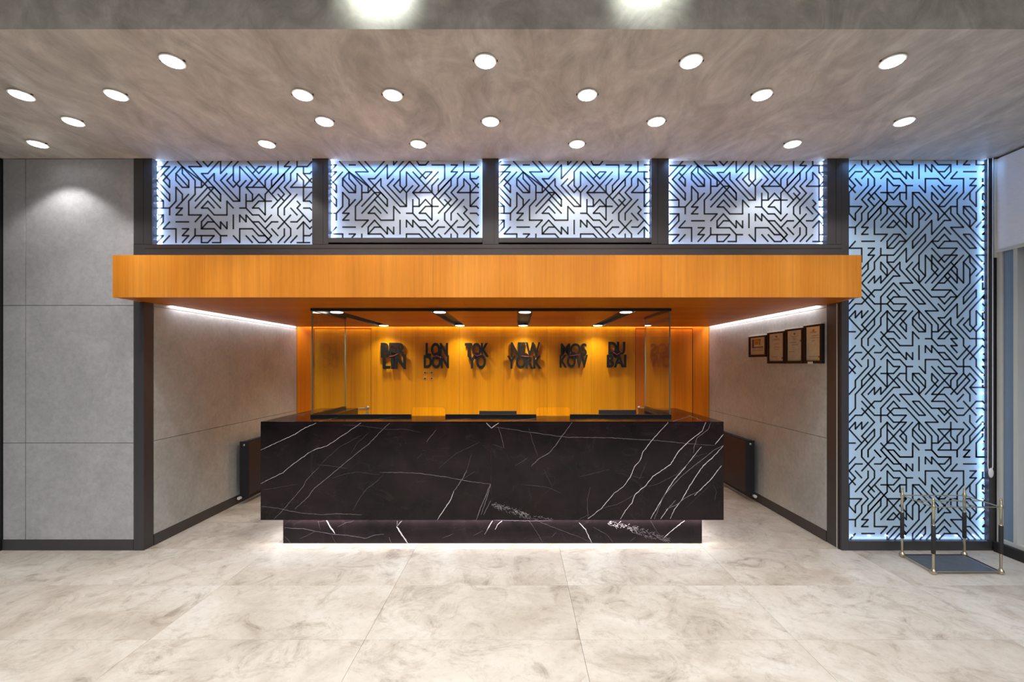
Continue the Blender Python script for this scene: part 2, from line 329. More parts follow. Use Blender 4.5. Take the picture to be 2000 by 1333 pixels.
BIG1 = """0,2 1,1|0,3 1,2 2.1,2|2,0 2,1 4,3 4,4 3,5 2,6 3,7 2,8 2,9 1,10 0,10|3,0 3,1|4,1 2,3|0,3 1,4 0,5|0,5 0,8 1,9 1,8 2,7 0,7|1,3 2,4|0,4 1,5|3,3 3,4 1,6|
1,10 1,11|4,2 5,2 6,1|4,0 5,1|5,0 7,2 8.2,2|6,0 9,3 9,2 10,3 10,2|7,0 8,1 10,1 10,0|5,3 6,2 7,3 8,3 9,4 9,6|9,4 10,4|11,1 11,3|
12,2 12,1 13,2 13,1 15,3 16,2 16,1 14,1 13,0|14,2 15,2 16,1|17,0 17,1|19,0 18,1 19,1|20,0 20,1 21.8,1|18,2 20,2|17,2 16,3 18,3 18,5 17,6 17,8 21,12 21.8,12|
19,3 20,3 19,4 20,4 18,6|21,3 21,4 20,5 20,7 19,6 19,5|21,4 21.8,4|21.8,1.2 21,2|21.8,5.8 21,5 21,6 21.8,6.8|21.8,7.8 21,7 21,8 21.8,8.8|21.8,8.2 20,10|
21.8,9.2 21,10 21.8,10|21.8,10.2 21,11 21.8,11|11,4 12,5 12,3 14,3 15,4 16,4 15,5 14,4|13,4 15,6|17,4 14,7 15,7 17,5|14,6 13,5 13,6 16,9 15,9 13,11 13,9 10,12 10,13 12,11 12,12 9,15 9,13 7,15 6,15 6,14|
16,11 15,10 11,14 11,16 12,17|13,12 14,12 15,11 16,12|13,12 14,13 17,13 15,15 13,13|14,13 15,12 17,12 21,16 20,17|18,10 16,10 19,13 20,13 18,11 19,11 21.8,13.8|
18,10 16,8 16,7 17,7|16,7 14,9 14,8 11,5 10,5 10,7|10,5 13,8 12,9|10,7 11,8 11,10 7,14 5,14|4,5 9,10 9,8 10,7|10,10 10,8 11,7 12,8 11,9|10,10 8,8 9,7 8,6 8,5 9,5|
6,7 9,7|8,5 7,6 6,5|6,3 6,6 3,9 3,8 5,6|6,6 2,10 3,10 2,11 3,11|6,3 7,4 8,4 7,5 5,5|5,4 3,6 4,7|3,5 4,6|5,7 5,8 4,9 4,11 6,11 5,12|6,7 6,8 5,9|8,7 5,10|
9,11 7,9 6,10 7,10 8,9|2,12 4,12|1,12 0,13 2,13 2,15|9,12 8,11 7,11 6,12 6,13 8,11|6,13 7,13 8,12 9,12|3,13 4,13 3,14 4,14 2,16|5,13 5,14 4,15 4,16 2,18|
18,7 19,7 20,8 20,9 19,10 19,9 18,8 18,7 20,9"""
BIG2 = """2,17 3,16 3,15|5,15 6,16 6,17 5,16 5,15|3,18 4,17 4,18 5,17 5,18 8,15 8,16 10,18 8,18 11,21 12,21 10,19 11,19 14,22 12,22 14,24 14,25 13,25|14,25 16,23 16,24 18,26 18,27|
6,15 8,17 7,17 5,19 4,19 2,21 1,21 0,22|10,15 9,16 13,20 15,20 16,19 17,20|11,15 10,16 11,17 11,18|12,14 12,17 11,18|12,14 13,15|13,14 13,16 14,17|13,14 15,16|13,15 14,16 12,18|
13,18 17,14 15,14 14,15|18,14 13,19 16,19|14,18 15,18 16,17|15,17 17,19|15,17 15.5,16.5 17,18 17,16 16,15|17,15 16,16 18,18 18,15 19,14|19,14 19,15 20,16 19,17|18,15 19,16 19,18 15,22 14,21|
14,20 15,21 16,20 17,20|21.8,14 20,14 21.8,15.8|21,13 21.8,13.8|21.8,18.2 21,19 21,17 18,20 18,21 20,19 20,20 17,23 17,21 15,23 14,23 17,26 16,26 17,27 16,27 17,28|
21.8,19.2 19,22 19,24 20,25 20,27 18,29 18,31|20,25 21,24 21,22 21.8,22.8|20,24 20,22 21.8,23.8|20,24 19,25 18,24 19,23|21,20 21.8,20|21,20 21.8,20.8|21,21 21.8,21.8|18,23 17,24 19,26 21,26 21.8,26.8|
21.8,24.2 21,25 21.8,25|2,18 4,20|2,19 4,21 6,21 7,22 9,22 6,25 7,25 8,26|6,25 5,26 7,28 8,28|0,21 1,20|2,20 4,22 2,24 3,25|0,23 1,22 1,23 2,22 2,23 3,22|0,23 2,25|0,25 1,25|4,23 4,24 2,26 2,27 4,29 4,30 2,32 2,33|
8,19 7,18 5,20 5,22 1,26|6,22 5,23 5,24 3,26 3,27|6,22 6,25|6,22 7,23 9,21 7,21 6,20 7,19 8,20|6,21 7,20 9,20 13,24 13,26|12,26 13,26 14,27 15,27 17,29 19,27|
11,22 10,23 10,24 11,25 12,25 12,24 11,23 11,22|10,23 12,25|6,23 9,26|10,22 8,24 9,25 9,24 8,23|11,26 10,25 10,27 8,27 7,26 6,26|5,25 9,29 9,28 10,29 10,28|4,26 5,27|14,26 15,25 16,25 15,26 14,26"""
BIG3 = """0,28 1,27|4,27 2,29|0,29 1,28 2,28|0,29 1,30 0,31|1,29 2,30|0,30 1,31|3,29 3,30 1,32 1,33 0,34|4,28 5,28 6,27|5,29 6,28 7,29 8,29 9,30 9,32 13,36 15,36 17,38|9,30 10,30|11,27 11,29|
12,28 12,27 13,28 13,27 15,29 16,29 17,30 19,30 21,32 21,33|14,28 15,28 16,29|11,30 12,31 12,29 14,29 15,30 16,30 17,31 15,31 14,30|17,31 16,32 16,33|13,30 17,34 19,32 18,31|16,34 19,31 20,32 19,33 21.8,33|19,33 20,34|
18,31 17,32 17,33|16,33 15,33 13,35 15,35 17,37 18,37 20,35 21,35 21.8,35.8|16,31 13,34 15,34 17,36 18,36|18,33 19,34 19,35|18,34 17,35|18,35 20,37|20,36 21,36 21.8,36.8|13,31 14,32 12,34|13,31 13,32 14,33|
18,27 20,29 20,30 21.8,31.8|19,29 21,27 21.8,27.8|21,28 21.8,28.8|21.8,29 21,29 21.8,29.8|21.8,30 21,30 21.8,30.8|3,31 4,32 2,34 4,36|5,30 1,34 1,36 0,37|4,31 6,33|6,29 6,33 8,31 9,31|6,29 7,30 8,30 7,31 5,31|
6,31 8,33 7,33 5,35 4,35 2,37 1,37 0,38|3,34 4,33 4,34 5,33 5,34 6,33|7.6,31.6 10,34 8,34 11,37 12,37 10,35 11,35 14,38 12,38 14,40 14,41 13,41|10,31 11,31 12,32 12,33 11,34 11,33 10,32 10,31 12,33|
2,35 4,37 6,37 7,38 9,38 6,41 7,41 8,42|8,35 7,34 5,36 5,38|8,36 7,35 6,36 7,37 9,37 7,39 6,38|6,37 7,36 9,36 13,40 13,42|2,36 4,38 2,40 3,41|0,39 1,38 1,39 2,38 2,39 3,38|0,39 2,41|0,41 1,41|
14,36 15,37 16,36|14,37 15,38 16,37|19,37 19,38 20,39|21,37 20,38|18,38 19,39 18,40 18,41 17,42 17,43|17,42 14,42 15,41 16,41|16,38 16,40 17,41 17,40 18,39 14,39 16,41 16,42|16,39 14,41|
19,41 19,40 21,38 21.8,38.8|21.8,38.2 18,42 19,42 18,43 19,43|21,39 21,40 20,41 20,43 21.8,43|21.8,40.2 21,41|21.8,41.2 21,42|4,39 1,42|4,39 4,40 2,42 2,43|6,38 5,39 5,40 3,42 3,43|6,38 6,41 5,42 7,44|6,39 9,42|10,38 8,40 9,41 9,40 8,39|
11,38 10,39 10,40 11,41 12,41 12,40 11,39 11,38|10,39 12,41|11,42 10,41 10,43 8,43 7,42 6,42|5,41 9,45|4,42 5,43|12,42 13,42 14,43 16,43"""
def parse(s):
    out_ = []
    for pl in s.replace('\n', '').split('|'):
        if pl.strip(): out_.append([tuple(float(q) for q in p.split(',')) for p in pl.split()])
    return out_
def clip(p, q, x0, x1, y0, y1):
    t0_, t1_ = 0.0, 1.0; dx, dy = q[0] - p[0], q[1] - p[1]
    for pp, qq in ((-dx, p[0] - x0), (dx, x1 - p[0]), (-dy, p[1] - y0), (dy, y1 - p[1])):
        if abs(pp) < 1e-9:
            if qq < 0: return None
        else:
            r_ = qq / pp
            if pp < 0: t0_ = max(t0_, r_)
            else: t1_ = min(t1_, r_)
    if t0_ >= t1_: return None
    return (p[0] + dx * t0_, p[1] + dy * t0_), (p[0] + dx * t1_, p[1] + dy * t1_)
def lattice(polys, x0, x1, z0, z1, Y, wid, parent):
    """polys in world x/z; raised print on the pane face at Y"""
    mb = MB(); h = wid / 2
    for pl in polys:
        for p, q in zip(pl, pl[1:]):
            c = clip(p, q, x0, x1, z0, z1)
            if not c: continue
            p_, q_ = Vector(c[0]), Vector(c[1])
            if (q_ - p_).length < 0.004: continue
            d = (q_ - p_).normalized(); n = Vector((-d.y, d.x)) * h; e = d * h * 0.55
            a0, a1, a2, a3 = p_ - e + n, q_ + e + n, q_ + e - n, p_ - e - n
            mb.prism([tuple(a0), tuple(a1), tuple(a2), tuple(a3)], 'Y', Y - 0.0012, Y)
    return mb
class FastLat:
    pass
def lattice_fast(polys, x0, x1, z0, z1, Y, wid, parent, name='line_pattern'):
    V, Fc = [], []; h = wid / 2
    for pl in polys:
        for p, q in zip(pl, pl[1:]):
            c = clip(p, q, x0, x1, z0, z1)
            if not c: continue
            p_, q_ = Vector(c[0]), Vector(c[1])
            if (q_ - p_).length < 0.004: continue
            d = (q_ - p_).normalized(); n = Vector((-d.y, d.x)) * h; e = d * h * 0.6
            k0 = len(V)
            for yy in (Y - 0.0012, Y):
                for a in (p_ - e + n, q_ + e + n, q_ + e - n, p_ - e - n): V.append((a.x, yy, a.y))
            Fc += [(k0, k0 + 1, k0 + 2, k0 + 3), (k0 + 7, k0 + 6, k0 + 5, k0 + 4)] + [(k0 + i, k0 + 4 + i, k0 + 4 + (i + 1) % 4, k0 + (i + 1) % 4) for i in range(4)]
    me = bpy.data.meshes.new(name); me.from_pydata(V, [], Fc); me.update(); me.materials.append(M['line'])
    bm = bmesh.new(); bm.from_mesh(me); bmesh.ops.recalc_face_normals(bm, faces=bm.faces[:]); bm.to_mesh(me); bm.free()
    o = bpy.data.objects.new(name, me); COL.objects.link(o); o.parent = parent
    return tag(o, 'black angular line pattern', None, None, 'stuff')
def beads(pts, parent, r=0.0055):
    me = None
    for p in pts:
        if me is None:
            o = MB().ball((0, 0, 0), r, 8, 6).build('led_bead', M['led'], parent); me = o.data
        else: o = bpy.data.objects.new('led_bead', me); COL.objects.link(o); o.parent = parent
        o.location = p

small = parse(SMALL)
for n, (u0, u1, vb, cu, rv, sash) in enumerate(WIN):
    YP = YW + 0.045
    w_ = struct(MB().box(px(u0, YW) + .0008, px(u1, YW) - .0008, YP, YP + .012, pz(vb, YW) - (.02 if sash else 0.005), ZC - .002).build('window_%d' % (n + 1), M['pane']))
    x0, x1, z0, z1 = px(u0, YW), px(u1, YW), pz(vb, YW), ZC - .003
    if sash:
        B('window_frame', x0 - .030 if 0 else x0, x1, YW - .010, YP, z0 - .042, z0 - .001, M['frame'], w_, 0.001)
        B('frame_groove', x0, x1, YW - .0115, YW - .0095, z0 - .0425, z0 - .0385, M['frame_dark'], w_)
    polys = []
    for pl in small:
        q = list(pl)
        for end in (0, -1):
            a = q[end]; b2 = q[1] if end == 0 else q[-2]
            if a[1] == 0 and abs(b2[1]) > 0.5:
                dx = a[0] - b2[0]; s_ = 0 if abs(dx) < 1e-6 else (1 if dx > 0 else -1)
                nw = (a[0] + s_ * 1.2, -1.2)
                q = [nw] + q if end == 0 else q + [nw]
        polys.append([(px(cu + c * 12.45, YP), pz(rv + r * 13.5, YP)) for c, r in q])
    lattice_fast(polys, x0 + .001, x1 - .001, z0 + .001, z1, YP, 0.0130, w_)
    bl = [(x0 + .012, YP - .010, z0 + .04 + i * .105) for i in range(7)] + ([(x1 - .012, YP - .010, z0 + .06 + i * .105) for i in range(7)] if n in (2, 3) else [])
    beads([p for p in bl if p[2] < ZC - .01], w_, 0.004)
    blue = (0.45, 0.62, 1.0)
    Lz = (z1 - z0)
    area('edge_glow', (x0 + .006, YP - .022, (z0 + z1) / 2), (0, R(-62), 0) if 0 else (R(90), 0, R(-50)), .012, Lz, 1.2, blue)
    area('edge_glow', (x1 - .006, YP - .022, (z0 + z1) / 2), (R(90), 0, R(50)), .012, Lz, (0.12, 0.2, 0.4, 0.5)[n], blue)
    area('edge_glow', ((x0 + x1) / 2, YP - .15, ZC - .006), (R(42), 0, 0), x1 - x0, .012, 1.3, (0.20, 0.45, 1.0), 88)
    area('edge_glow', ((x0 + x1) / 2, YP - .03, z0 + .006), (R(150), 0, 0), x1 - x0, .012, 0.25, (0.55, 0.62, 1.0))

# tall patterned panel on the right
YP = YW + 0.03
x0, x1, z0, z1 = px(1657, YW), px(1930, YW), pz(1057, YW), ZC - .003
pn = thing('patterned_panel', ((x0 + x1) / 2, YW, 0), 'tall pale blue panel printed with black angular lines, right of the recess', 'panel')
B('pane', x0 - .004, x1 + .004, YP, YP + .012, z0 - .004, z1, M['pane_wide'], pn)
B('frame', x0 + .001, px(1944, YW), YW - .006, YP + .03, 0, z0 - .001, M['frame'], pn, 0.001)
B('frame', x1 + .001, px(1944, YW), YW - .006, YP + .03, z0, ZC - .003, M['frame'], pn, 0.001)
big = parse(BIG1 + '|' + BIG2 + '|' + BIG3) + [[(c, r + 42) for c, r in pl] for pl in parse(BIG1)]
big = [[(px(1655 + (22 + 88.6 * c) / 7.129, YP), pz(308.4 + 13.6 * r, YP)) for c, r in pl] for pl in big]
lt = lattice_fast(big, x0 + .001, x1 - .001, z0 + .001, z1, YP, 0.0130, pn)
lt.matrix_parent_inverse = Matrix.Translation(-pn.location)
bd = []
xb = px(1917, YP); i = 0; z = z0 + .09
while z < z1: bd.append((xb, YP - .009, z)); z += 0.088 + random.uniform(-.012, .012)
bd += [(x0 + .05 + i * .15, YP - .009, z0 + .035) for i in range(8)]
n0 = len(bpy.data.objects)
beads([(p[0] - pn.location[0], p[1] - pn.location[1], p[2]) for p in bd], pn, 0.0055)
area('edge_glow', (x1 - .010, YP - .028, (z0 + z1) / 2), (R(90), 0, R(50)), .012, z1 - z0, 1.5, (0.36, 0.55, 1.0))
area('edge_glow', (x0 + .006, YP - .02, (z0 + z1) / 2), (R(90), 0, R(-50)), .012, z1 - z0, 0.5, (0.45, 0.60, 1.0))
area('edge_glow', ((x0 + x1) / 2, YP - .15, ZC - .006), (R(42), 0, 0), x1 - x0, .012, 1.6, (0.20, 0.48, 1.0), 88)
area('edge_glow', ((x0 + x1) / 2, YP - .02, z0 + .006), (R(145), 0, 0), x1 - x0, .012, 0.25, (0.50, 0.60, 1.0))

# ------------------------------------------------------------------ right side wall with window and blind
XB = XS
struct(B('trim_10', px(1944, YW) + .001, XB + .02, YW - .02, YW + .06, 0, ZC - .003, M['frame_dark']))
struct(B('trim_11', XB - .002, XB + .05, YW - .062, YW - .021, 0.0, 2.55, M['cream'], None, .002))
struct(B('wall_side', XB + .02, XB + .12, 1.2, YW - .022, 2.62, ZC - .002, M['panel']))
bs = struct(B('baseboard_side', XB - .03, XB + .12, 1.2, YW - .021, 0, .085, M['frame_dark'], None, .002))
w5 = struct(B('window_5', XB + .055, XB + .065, 1.2, YW - .12, .11, 2.62, M['milk']))
B('window_sill', XB - .0, XB + .12, 1.2, YW - .063, .086, .12, M['cream'], w5, .002)
B('window_frame', XB + .0, XB + .06, 3.553, 3.583, .12, 2.62, M['cream'], w5, .002)
B('window_frame', XB + .012, XB + .054, 3.584, YW - .063, .12, 2.62, mat('blue_grey_sash', (0.20, 0.27, 0.35), 0.35), w5)
B('window_frame', XB + .02, XB + .06, 2.25, 2.30, .12, 2.62, M['cream'], w5, .002)
rb = thing('roller_blind', (XB - .02, 2.9, 2.54), 'pale grey roller blind half lowered over the side window', 'blind')
B('fabric', XB - .012, XB - .009, 1.6, YW - .035, 2.565, ZC - .02, M['fabric'], rb)
B('bottom_bar', XB - .020, XB - .001, 1.6, YW - .033, 2.54, 2.566, M['cream'], rb, .004)
B('roller_bracket', XB - .03, XB - .001, YW - .034, YW - .024, 2.50, ZC - .02, M['cream'], rb, .001)
ch = MB(); xc0, xc1 = px(1929.5, 3.69), px(1939, 3.69)
ch.tube((xc0, 3.69, pz(912, 3.69)), (xc0 + .0, 3.69, ZC - .01), .0032, 8); ch.tube((xc1, 3.69, pz(912, 3.69)), (xc1, 3.69, ZC - .01), .0032, 8)
ch.tube((xc0, 3.69, pz(912, 3.69)), ((xc0 + xc1) / 2, 3.69, pz(930, 3.69)), .0032, 8); ch.tube((xc1, 3.69, pz(912, 3.69)), ((xc0 + xc1) / 2, 3.69, pz(930, 3.69)), .0032, 8)
ch.build('pull_chain', M['white'], rb, True)
wt = MB().ball((0, 0, 0), 1.0, 16, 10)
for v_ in wt.bm.verts: v_.co = Vector((v_.co.x * .021 + (xc0 + xc1) / 2, v_.co.y * .010 + 3.685, v_.co.z * .042 + pz(924, 3.69)))
wt.build('chain_weight', M['white'], rb, True)

# ------------------------------------------------------------------ wooden canopy
cx0, cx1 = px(219.5, YC), px(1683, YC)
cn = thing('wooden_canopy', ((cx0 + cx1) / 2, YC, ZS), 'wide orange veneered canopy hanging over the reception counter', 'canopy')
seams = [cx0, px(400, YC), px(846, YC), px(1292, YC), cx1]
for a_, b_ in zip(seams, seams[1:]):
    B('fascia_board', a_ + .0005, b_ - .0005, YC, YC + .02, ZS, ZT, M['wood'], cn, .0006)
B('end_board', cx0, cx0 + .02, YC + .021, YW - .008, ZS, ZT, M['wood'], cn)
B('end_board', cx1 - .02, cx1, YC + .021, YW - .008, ZS, ZT, M['wood'], cn)
B('top_board', cx0 + .02, cx1 - .02, YC + .021, YW - .008, ZT - .02, ZT - .001, M['wood'], cn)
B('soffit_board', cx0 + .021, cx1 - .021, YC + .021, YW - .008, ZS, ZS + .02, M['wood_soffit_shade'], cn)
B('soffit_board', XL + .002, XR - .002, YW - .007, 3.97, ZS, ZS + .02, M['wood_soffit_shade'], cn)
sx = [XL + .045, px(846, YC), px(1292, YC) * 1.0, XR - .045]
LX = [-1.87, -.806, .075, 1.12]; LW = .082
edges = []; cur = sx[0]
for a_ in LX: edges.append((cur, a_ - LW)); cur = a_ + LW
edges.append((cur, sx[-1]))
for a_, b_ in edges: B('soffit_board', a_, b_, 3.971, YB - .045, ZS, ZS + .02, M['wood_soffit_shade'], cn)
for a_ in LX: B('soffit_board', a_ - LW, a_ + LW, 3.971, 4.30, ZS, ZS + .02, M['wood_soffit_shade'], cn)
for a_ in LX: B('soffit_board', a_ - LW, a_ + LW, 6.215, YB - .045, ZS, ZS + .02, M['wood_soffit_shade'], cn)
B('core', XL + .06, XR - .06, YC + .03, YB - .06, ZS + .07, ZT - .03, M['black_matt'], cn)
nm = ['far left', 'second', 'third', 'rightmost']
LBL = ['black recessed lamp channel in the canopy underside, over BERLIN', 'black recessed lamp channel in the canopy underside, between LONDON and TOKYO', 'black recessed lamp channel in the canopy underside, over NEW YORK', 'black recessed lamp channel in the canopy underside, between MOSKOW and DUBAI']
for i, a_ in enumerate(LX):
    t = thing('lamp_channel', (a_, 5.2, ZS), LBL[i], 'lamp', 'lamp channels in the canopy underside')
    B('channel_back', a_ - LW + .001, a_ + LW - .001, 4.302, 6.213, ZS + .045, ZS + .055, M['black_matt'], t)
    B('channel_side', a_ - LW + .001, a_ - LW + .006, 4.302, 6.213, ZS - .001, ZS + .0445, M['frame'], t)
    B('channel_side', a_ + LW - .006, a_ + LW - .001, 4.302, 6.213, ZS - .001, ZS + .0445, M['frame'], t)
    for yy in (4.50, 6.08):
        l_ = MB().lathe([(.072, .03), (.072, .0), (.062, -.001), (.062, .03)], (a_, yy, ZS + .004), 28).build('lamp_ring', M['black'], t, True)
        MB().lathe([(.061, .0), (.061, -.004), (.05, -.008), (.02, -.010)], (a_, yy, ZS + .004), 28).build('lamp_lens', M['lamp'], l_, True)
        l_.matrix_parent_inverse = Matrix.Translation(-t.location)
        spot('canopy_lamp', (a_, yy, ZS - .02), 27 if yy > 5 else 96, 130 if yy > 5 else 104, .9, (1.0, .93, .80), .05, (0, 0, 0) if yy > 5 else (R(30), 0, 0))
# cove light in the gap round the soffit
area('cove_light', (XL + .022, 5.13, ZS + .03), (0, 0, 0), .03, 2.25, 7, (.92, .92, 1.0))
area('cove_light', (XR - .022, 5.13, ZS + .03), (0, 0, 0), .03, 2.25, 7, (.92, .92, 1.0))
area('cove_light', (-.21, YB - .022, ZS + .03), (0, 0, 0), 5.8, .03, 9, (1.0, .72, .68))
for nme, (x0_, x1_, y0_, y1_), lb in (('led_strip', (XL + .001, XL + .008, 3.99, YB - .05), 'white light strip along the top of the left recess wall'), ('led_strip', (XR - .008, XR - .001, 3.99, YB - .05), 'white light strip along the top of the right recess wall')):
    tag(B(nme, x0_, x1_, y0_, y1_, ZS + .035, ZS + .045, M['ledstrip']), lb, 'light strip', 'light strips above the recess walls')

# ------------------------------------------------------------------ marble counter
YK = 3.834; ZK = 1.088; KX0, KX1 = px(509, YK), px(1413.5, YK)
YQ = 3.869; QX0, QX1 = px(553, YQ), px(1371, YQ); ZQ = .22
ct = thing('reception_counter', ((KX0 + KX1) / 2, YK + .5, 0), 'long black marble reception counter with white veins', 'counter')
B('front_slab', px(959, YK) + .0004, KX1, YK, YK + .03, ZQ, ZK - .0295, M['marble'], ct, .0012)
B('front_slab', KX0, px(959, YK) - .0004, YK, YK + .03, ZQ, ZK - .0295, M['marble'], ct, .0008)
B('top_slab', KX0, KX1, YK, 4.26, ZK - .029, ZK, M['marble'], ct, .003)
for a_, b_ in ((KX0, KX0 + .43), (KX1 - .43, KX1)):
    B('return_top', a_, b_, 4.261, 5.0, ZK - .029, ZK, M['marble'], ct, .002)
    B('return_end', a_, b_, 4.97, 4.999, ZQ, ZK - .0295, M['marble'], ct, .001)
B('side_slab', KX0, KX0 + .03, YK + .031, 4.969, ZQ, ZK - .0295, M['marble'], ct, .001)
B('side_slab', KX1 - .03, KX1, YK + .031, 4.969, ZQ, ZK - .0295, M['marble'], ct, .001)
B('inner_slab', KX0 + .40, KX0 + .43, 4.262, 4.969, ZQ, ZK - .0295, M['marble'], ct, .001)
B('inner_slab', KX1 - .43, KX1 - .40, 4.262, 4.969, ZQ, ZK - .0295, M['marble'], ct, .001)
B('plinth', QX0, px(1158, YQ) - .0004, YQ, YQ + .03, 0, ZQ - .001, M['marble'], ct, .0012)
B('plinth', px(1158, YQ) + .0004, QX1, YQ, YQ + .03, 0, ZQ - .001, M['marble'], ct, .0008)
B('plinth_side', QX0, QX0 + .03, YQ + .031, 4.85, 0, ZQ - .001, M['marble'], ct, .001)
B('plinth_side', QX1 - .03, QX1, YQ + .031, 4.85, 0, ZQ - .001, M['marble'], ct, .001)
B('underside', KX0 + .031, KX1 - .031, YK + .031, 4.258, ZQ, ZQ + .02, M['black_matt'], ct)
B('work_surface', KX0 + .431, KX1 - .431, 4.262, 4.95, .72, .745, M['wood_back'], ct, .002)
area('plinth_light', ((QX0 + QX1) / 2, (YK + YQ) / 2 - .002, ZQ - .004), (0, 0, 0), QX1 - QX0 + .1, .02, 9, (1, .97, 1))
area('plinth_light', ((KX0 + QX0) / 2, 4.3, ZQ - .004), (0, 0, 0), .06, .9, 1.8, (1, .97, 1))
area('plinth_light', ((KX1 + QX1) / 2, 4.3, ZQ - .004), (0, 0, 0), .06, .9, 1.8, (1, .97, 1))
A_ = lambda X, Y_: (500 + X / 4.348, 790 + Y_ / 4.348)
B_ = lambda X, Y_: (940 + X / 4.082, 790 + Y_ / 4.082)
VA = """1 3.2 40,390 190,320 330,255 420,200 510,160|1 2.8 40,675 230,580 330,500 440,420 500,385 600,355 730,270 890,160|2 3.4 1135,160 1080,210 960,335 840,430 720,530 600,630 500,710 440,790 330,890|
2 2.8 50,870 170,880 300,910 400,925 560,940 700,930 900,940|2 2.4 150,980 240,890 400,700 430,640 530,540|3 2.4 530,540 560,500 700,370 900,260|3 2.4 520,515 640,525 780,545|2 3 1050,580 1250,580 1400,590 1620,620 1800,655 2000,680|
3 3 820,905 880,800 940,720 1020,660 1080,600|3 2.2 650,630 750,595 860,575 1050,600|1 4.6 1540,985 1600,890 1650,820 1680,740|2 4 1680,740 1750,640 1790,560|3 2.5 1790,560 1830,420|2 2.2 1450,320 1490,265 1530,220|3 2.2 1370,460 1410,420|
2 4 1870,985 1900,900 1950,780 1990,680|3 2.4 740,175 900,185 1120,215 1260,210 1400,240|3 2 50,730 180,710 350,680|3 2 1550,545 1700,420 1900,320|3 2 800,430 860,330 960,240|3 2 1750,640 1860,570"""
VB = """1 4 850,915 960,830 1060,710 1130,660 1190,580 1220,500 1265,450 1290,380 1350,300 1420,220 1490,145|1 5 1110,915 1150,850 1200,790 1225,720 1310,650 1370,575 1510,480 1570,380 1650,300 1760,215 1790,145|
2 3.4 1830,145 1810,200 1720,270 1700,330 1690,390|1 5 1350,915 1410,810 1480,690 1540,600 1610,520 1680,430 1755,340|2 4 1380,915 1450,740 1490,690 1600,570 1700,490 1850,370 1930,330|1 5 1430,915 1490,830|2 4 1490,830 1550,765|
1 5 1505,915 1540,840 1600,760 1640,690 1700,590 1770,490 1850,420 1930,330|1 5 1700,730 1760,670 1830,600 1915,490|1 5 1865,320 1930,240|2 4 1470,840 1560,800 1620,750 1740,690|3 3 960,830 1080,800 1150,765 1220,720|
3 3 1330,655 1400,640 1480,600 1570,550 1700,420 1800,390|2 2.6 100,180 300,210 500,240 700,265 1020,268 1400,290 1600,310 1860,330|2 4 400,495 450,440 540,390 600,320 640,260 725,145|3 3 380,190 410,300 450,410|2 2.4 135,180 160,260 180,350|3 2.4 90,320 180,350|
1 4 40,150 80,190 140,150|3 3 850,915 845,760 870,660|3 3 270,490 370,430|3 2.4 320,640 520,660 640,710|3 2.4 1200,570 1260,590 1300,580|3 3 780,920 860,880|2 3.4 0,880 40,760 75,640|2 3 20,880 75,770|3 2.4 1260,600 1320,460|3 2 500,520 560,650|
3 2 780,580 1020,520|3 2 1850,640 1875,700 1860,770|3 2 1640,820 1830,640"""
PA = """1 8 600,990 630,1040 670,1100|2 3 240,1050 420,1060 500,1080 660,1105 780,1115 930,1140 1020,1110 1090,1105|1 9 1195,1040 1240,1110 1290,1185|2 4 1240,990 1195,1040 1200,990|3 3 240,1120 300,1185|3 3 370,1145 500,1085|3 3 690,1045 760,1010 830,990|
3 3 525,990 545,1060|3 3 640,1110 680,1185|2 3.4 1130,1130 1150,1185|3 3 1580,1140 1680,1100|3 3 1840,1120 1930,1075|2 4.5 1940,1110 2000,1010|3 2 525,1000 590,990"""
PB = """1 5 90,930 60,980 25,1040|1 4.5 165,930 130,960 110,1000|3 3 380,930 430,1000 490,1100|1 5 780,945 830,1000 880,1105|3 3 100,925 300,930 560,930|3 3 470,940 620,1000 760,1050 870,1100|3 3 890,980 1000,1040 1050,1100|3 3 1350,930 1400,1020 1450,1070|1 5 1455,1065 1540,990 1620,930|3 3 560,1060 600,1020|3 3 1190,1095 1230,1060"""
vein_sets = {}
def add_veins(src, fn, Y):
    for ln in src.replace('\n', '').split('|'):
        if not ln.strip(): continue
        tk = ln.split(); mi = int(tk[0]); wd = float(tk[1]) / 4.2 * Y / F * 1.05
        pts = [fn(*[float(q) for q in t_.split(',')]) for t_ in tk[2:]]
        fine = []
        for (a0, b0), (a1, b1) in zip(pts, pts[1:]):
            n_ = max(2, int(math.hypot(a1 - a0, b1 - b0) / 4))
            for i_ in range(n_):
                t_ = i_ / n_; fine.append((a0 + (a1 - a0) * t_ + random.uniform(-.45, .45), b0 + (b1 - b0) * t_ + random.uniform(-.45, .45)))
        fine.append(pts[-1])
        vein_sets.setdefault((mi, Y), []).append(([Vector((px(u, Y), pz(v, Y))) for u, v in fine], wd))
add_veins(VA, A_, YK); add_veins(VB, B_, YK); add_veins(PA, A_, YQ); add_veins(PB, B_, YQ)
def breccia(p0, p1, w0, w1, n, Y, mi):
    for i_ in range(n):
        t_ = random.random(); wv = w0 + (w1 - w0) * t_
        u = p0[0] + (p1[0] - p0[0]) * t_; v = p0[1] + (p1[1] - p0[1]) * t_ + random.uniform(-.5, .5) * wv
        L_ = random.uniform(1.5, 6); an = random.choice((-.5, .35, .9, .3)) + random.uniform(-.3, .3)
        q = [(u, v), (u + L_ * math.cos(an), v + L_ * math.sin(an))]
        vein_sets.setdefault((mi, Y), []).append(([Vector((px(a, Y), pz(b, Y))) for a, b in q], random.uniform(.5, 1.1) * Y / F))
breccia((959, 985), (1030, 1010), 9, 13, 120, YK, 2); breccia((1030, 1010), (1078, 1015), 10, 2, 40, YK, 2); breccia((959, 985), (1035, 1008), 7, 6, 40, YK, 1)
breccia((1185, 1021), (1245, 1035), 8, 12, 70, YQ, 1); breccia((1235, 1034), (1305, 1056), 16, 8, 150, YQ, 2)
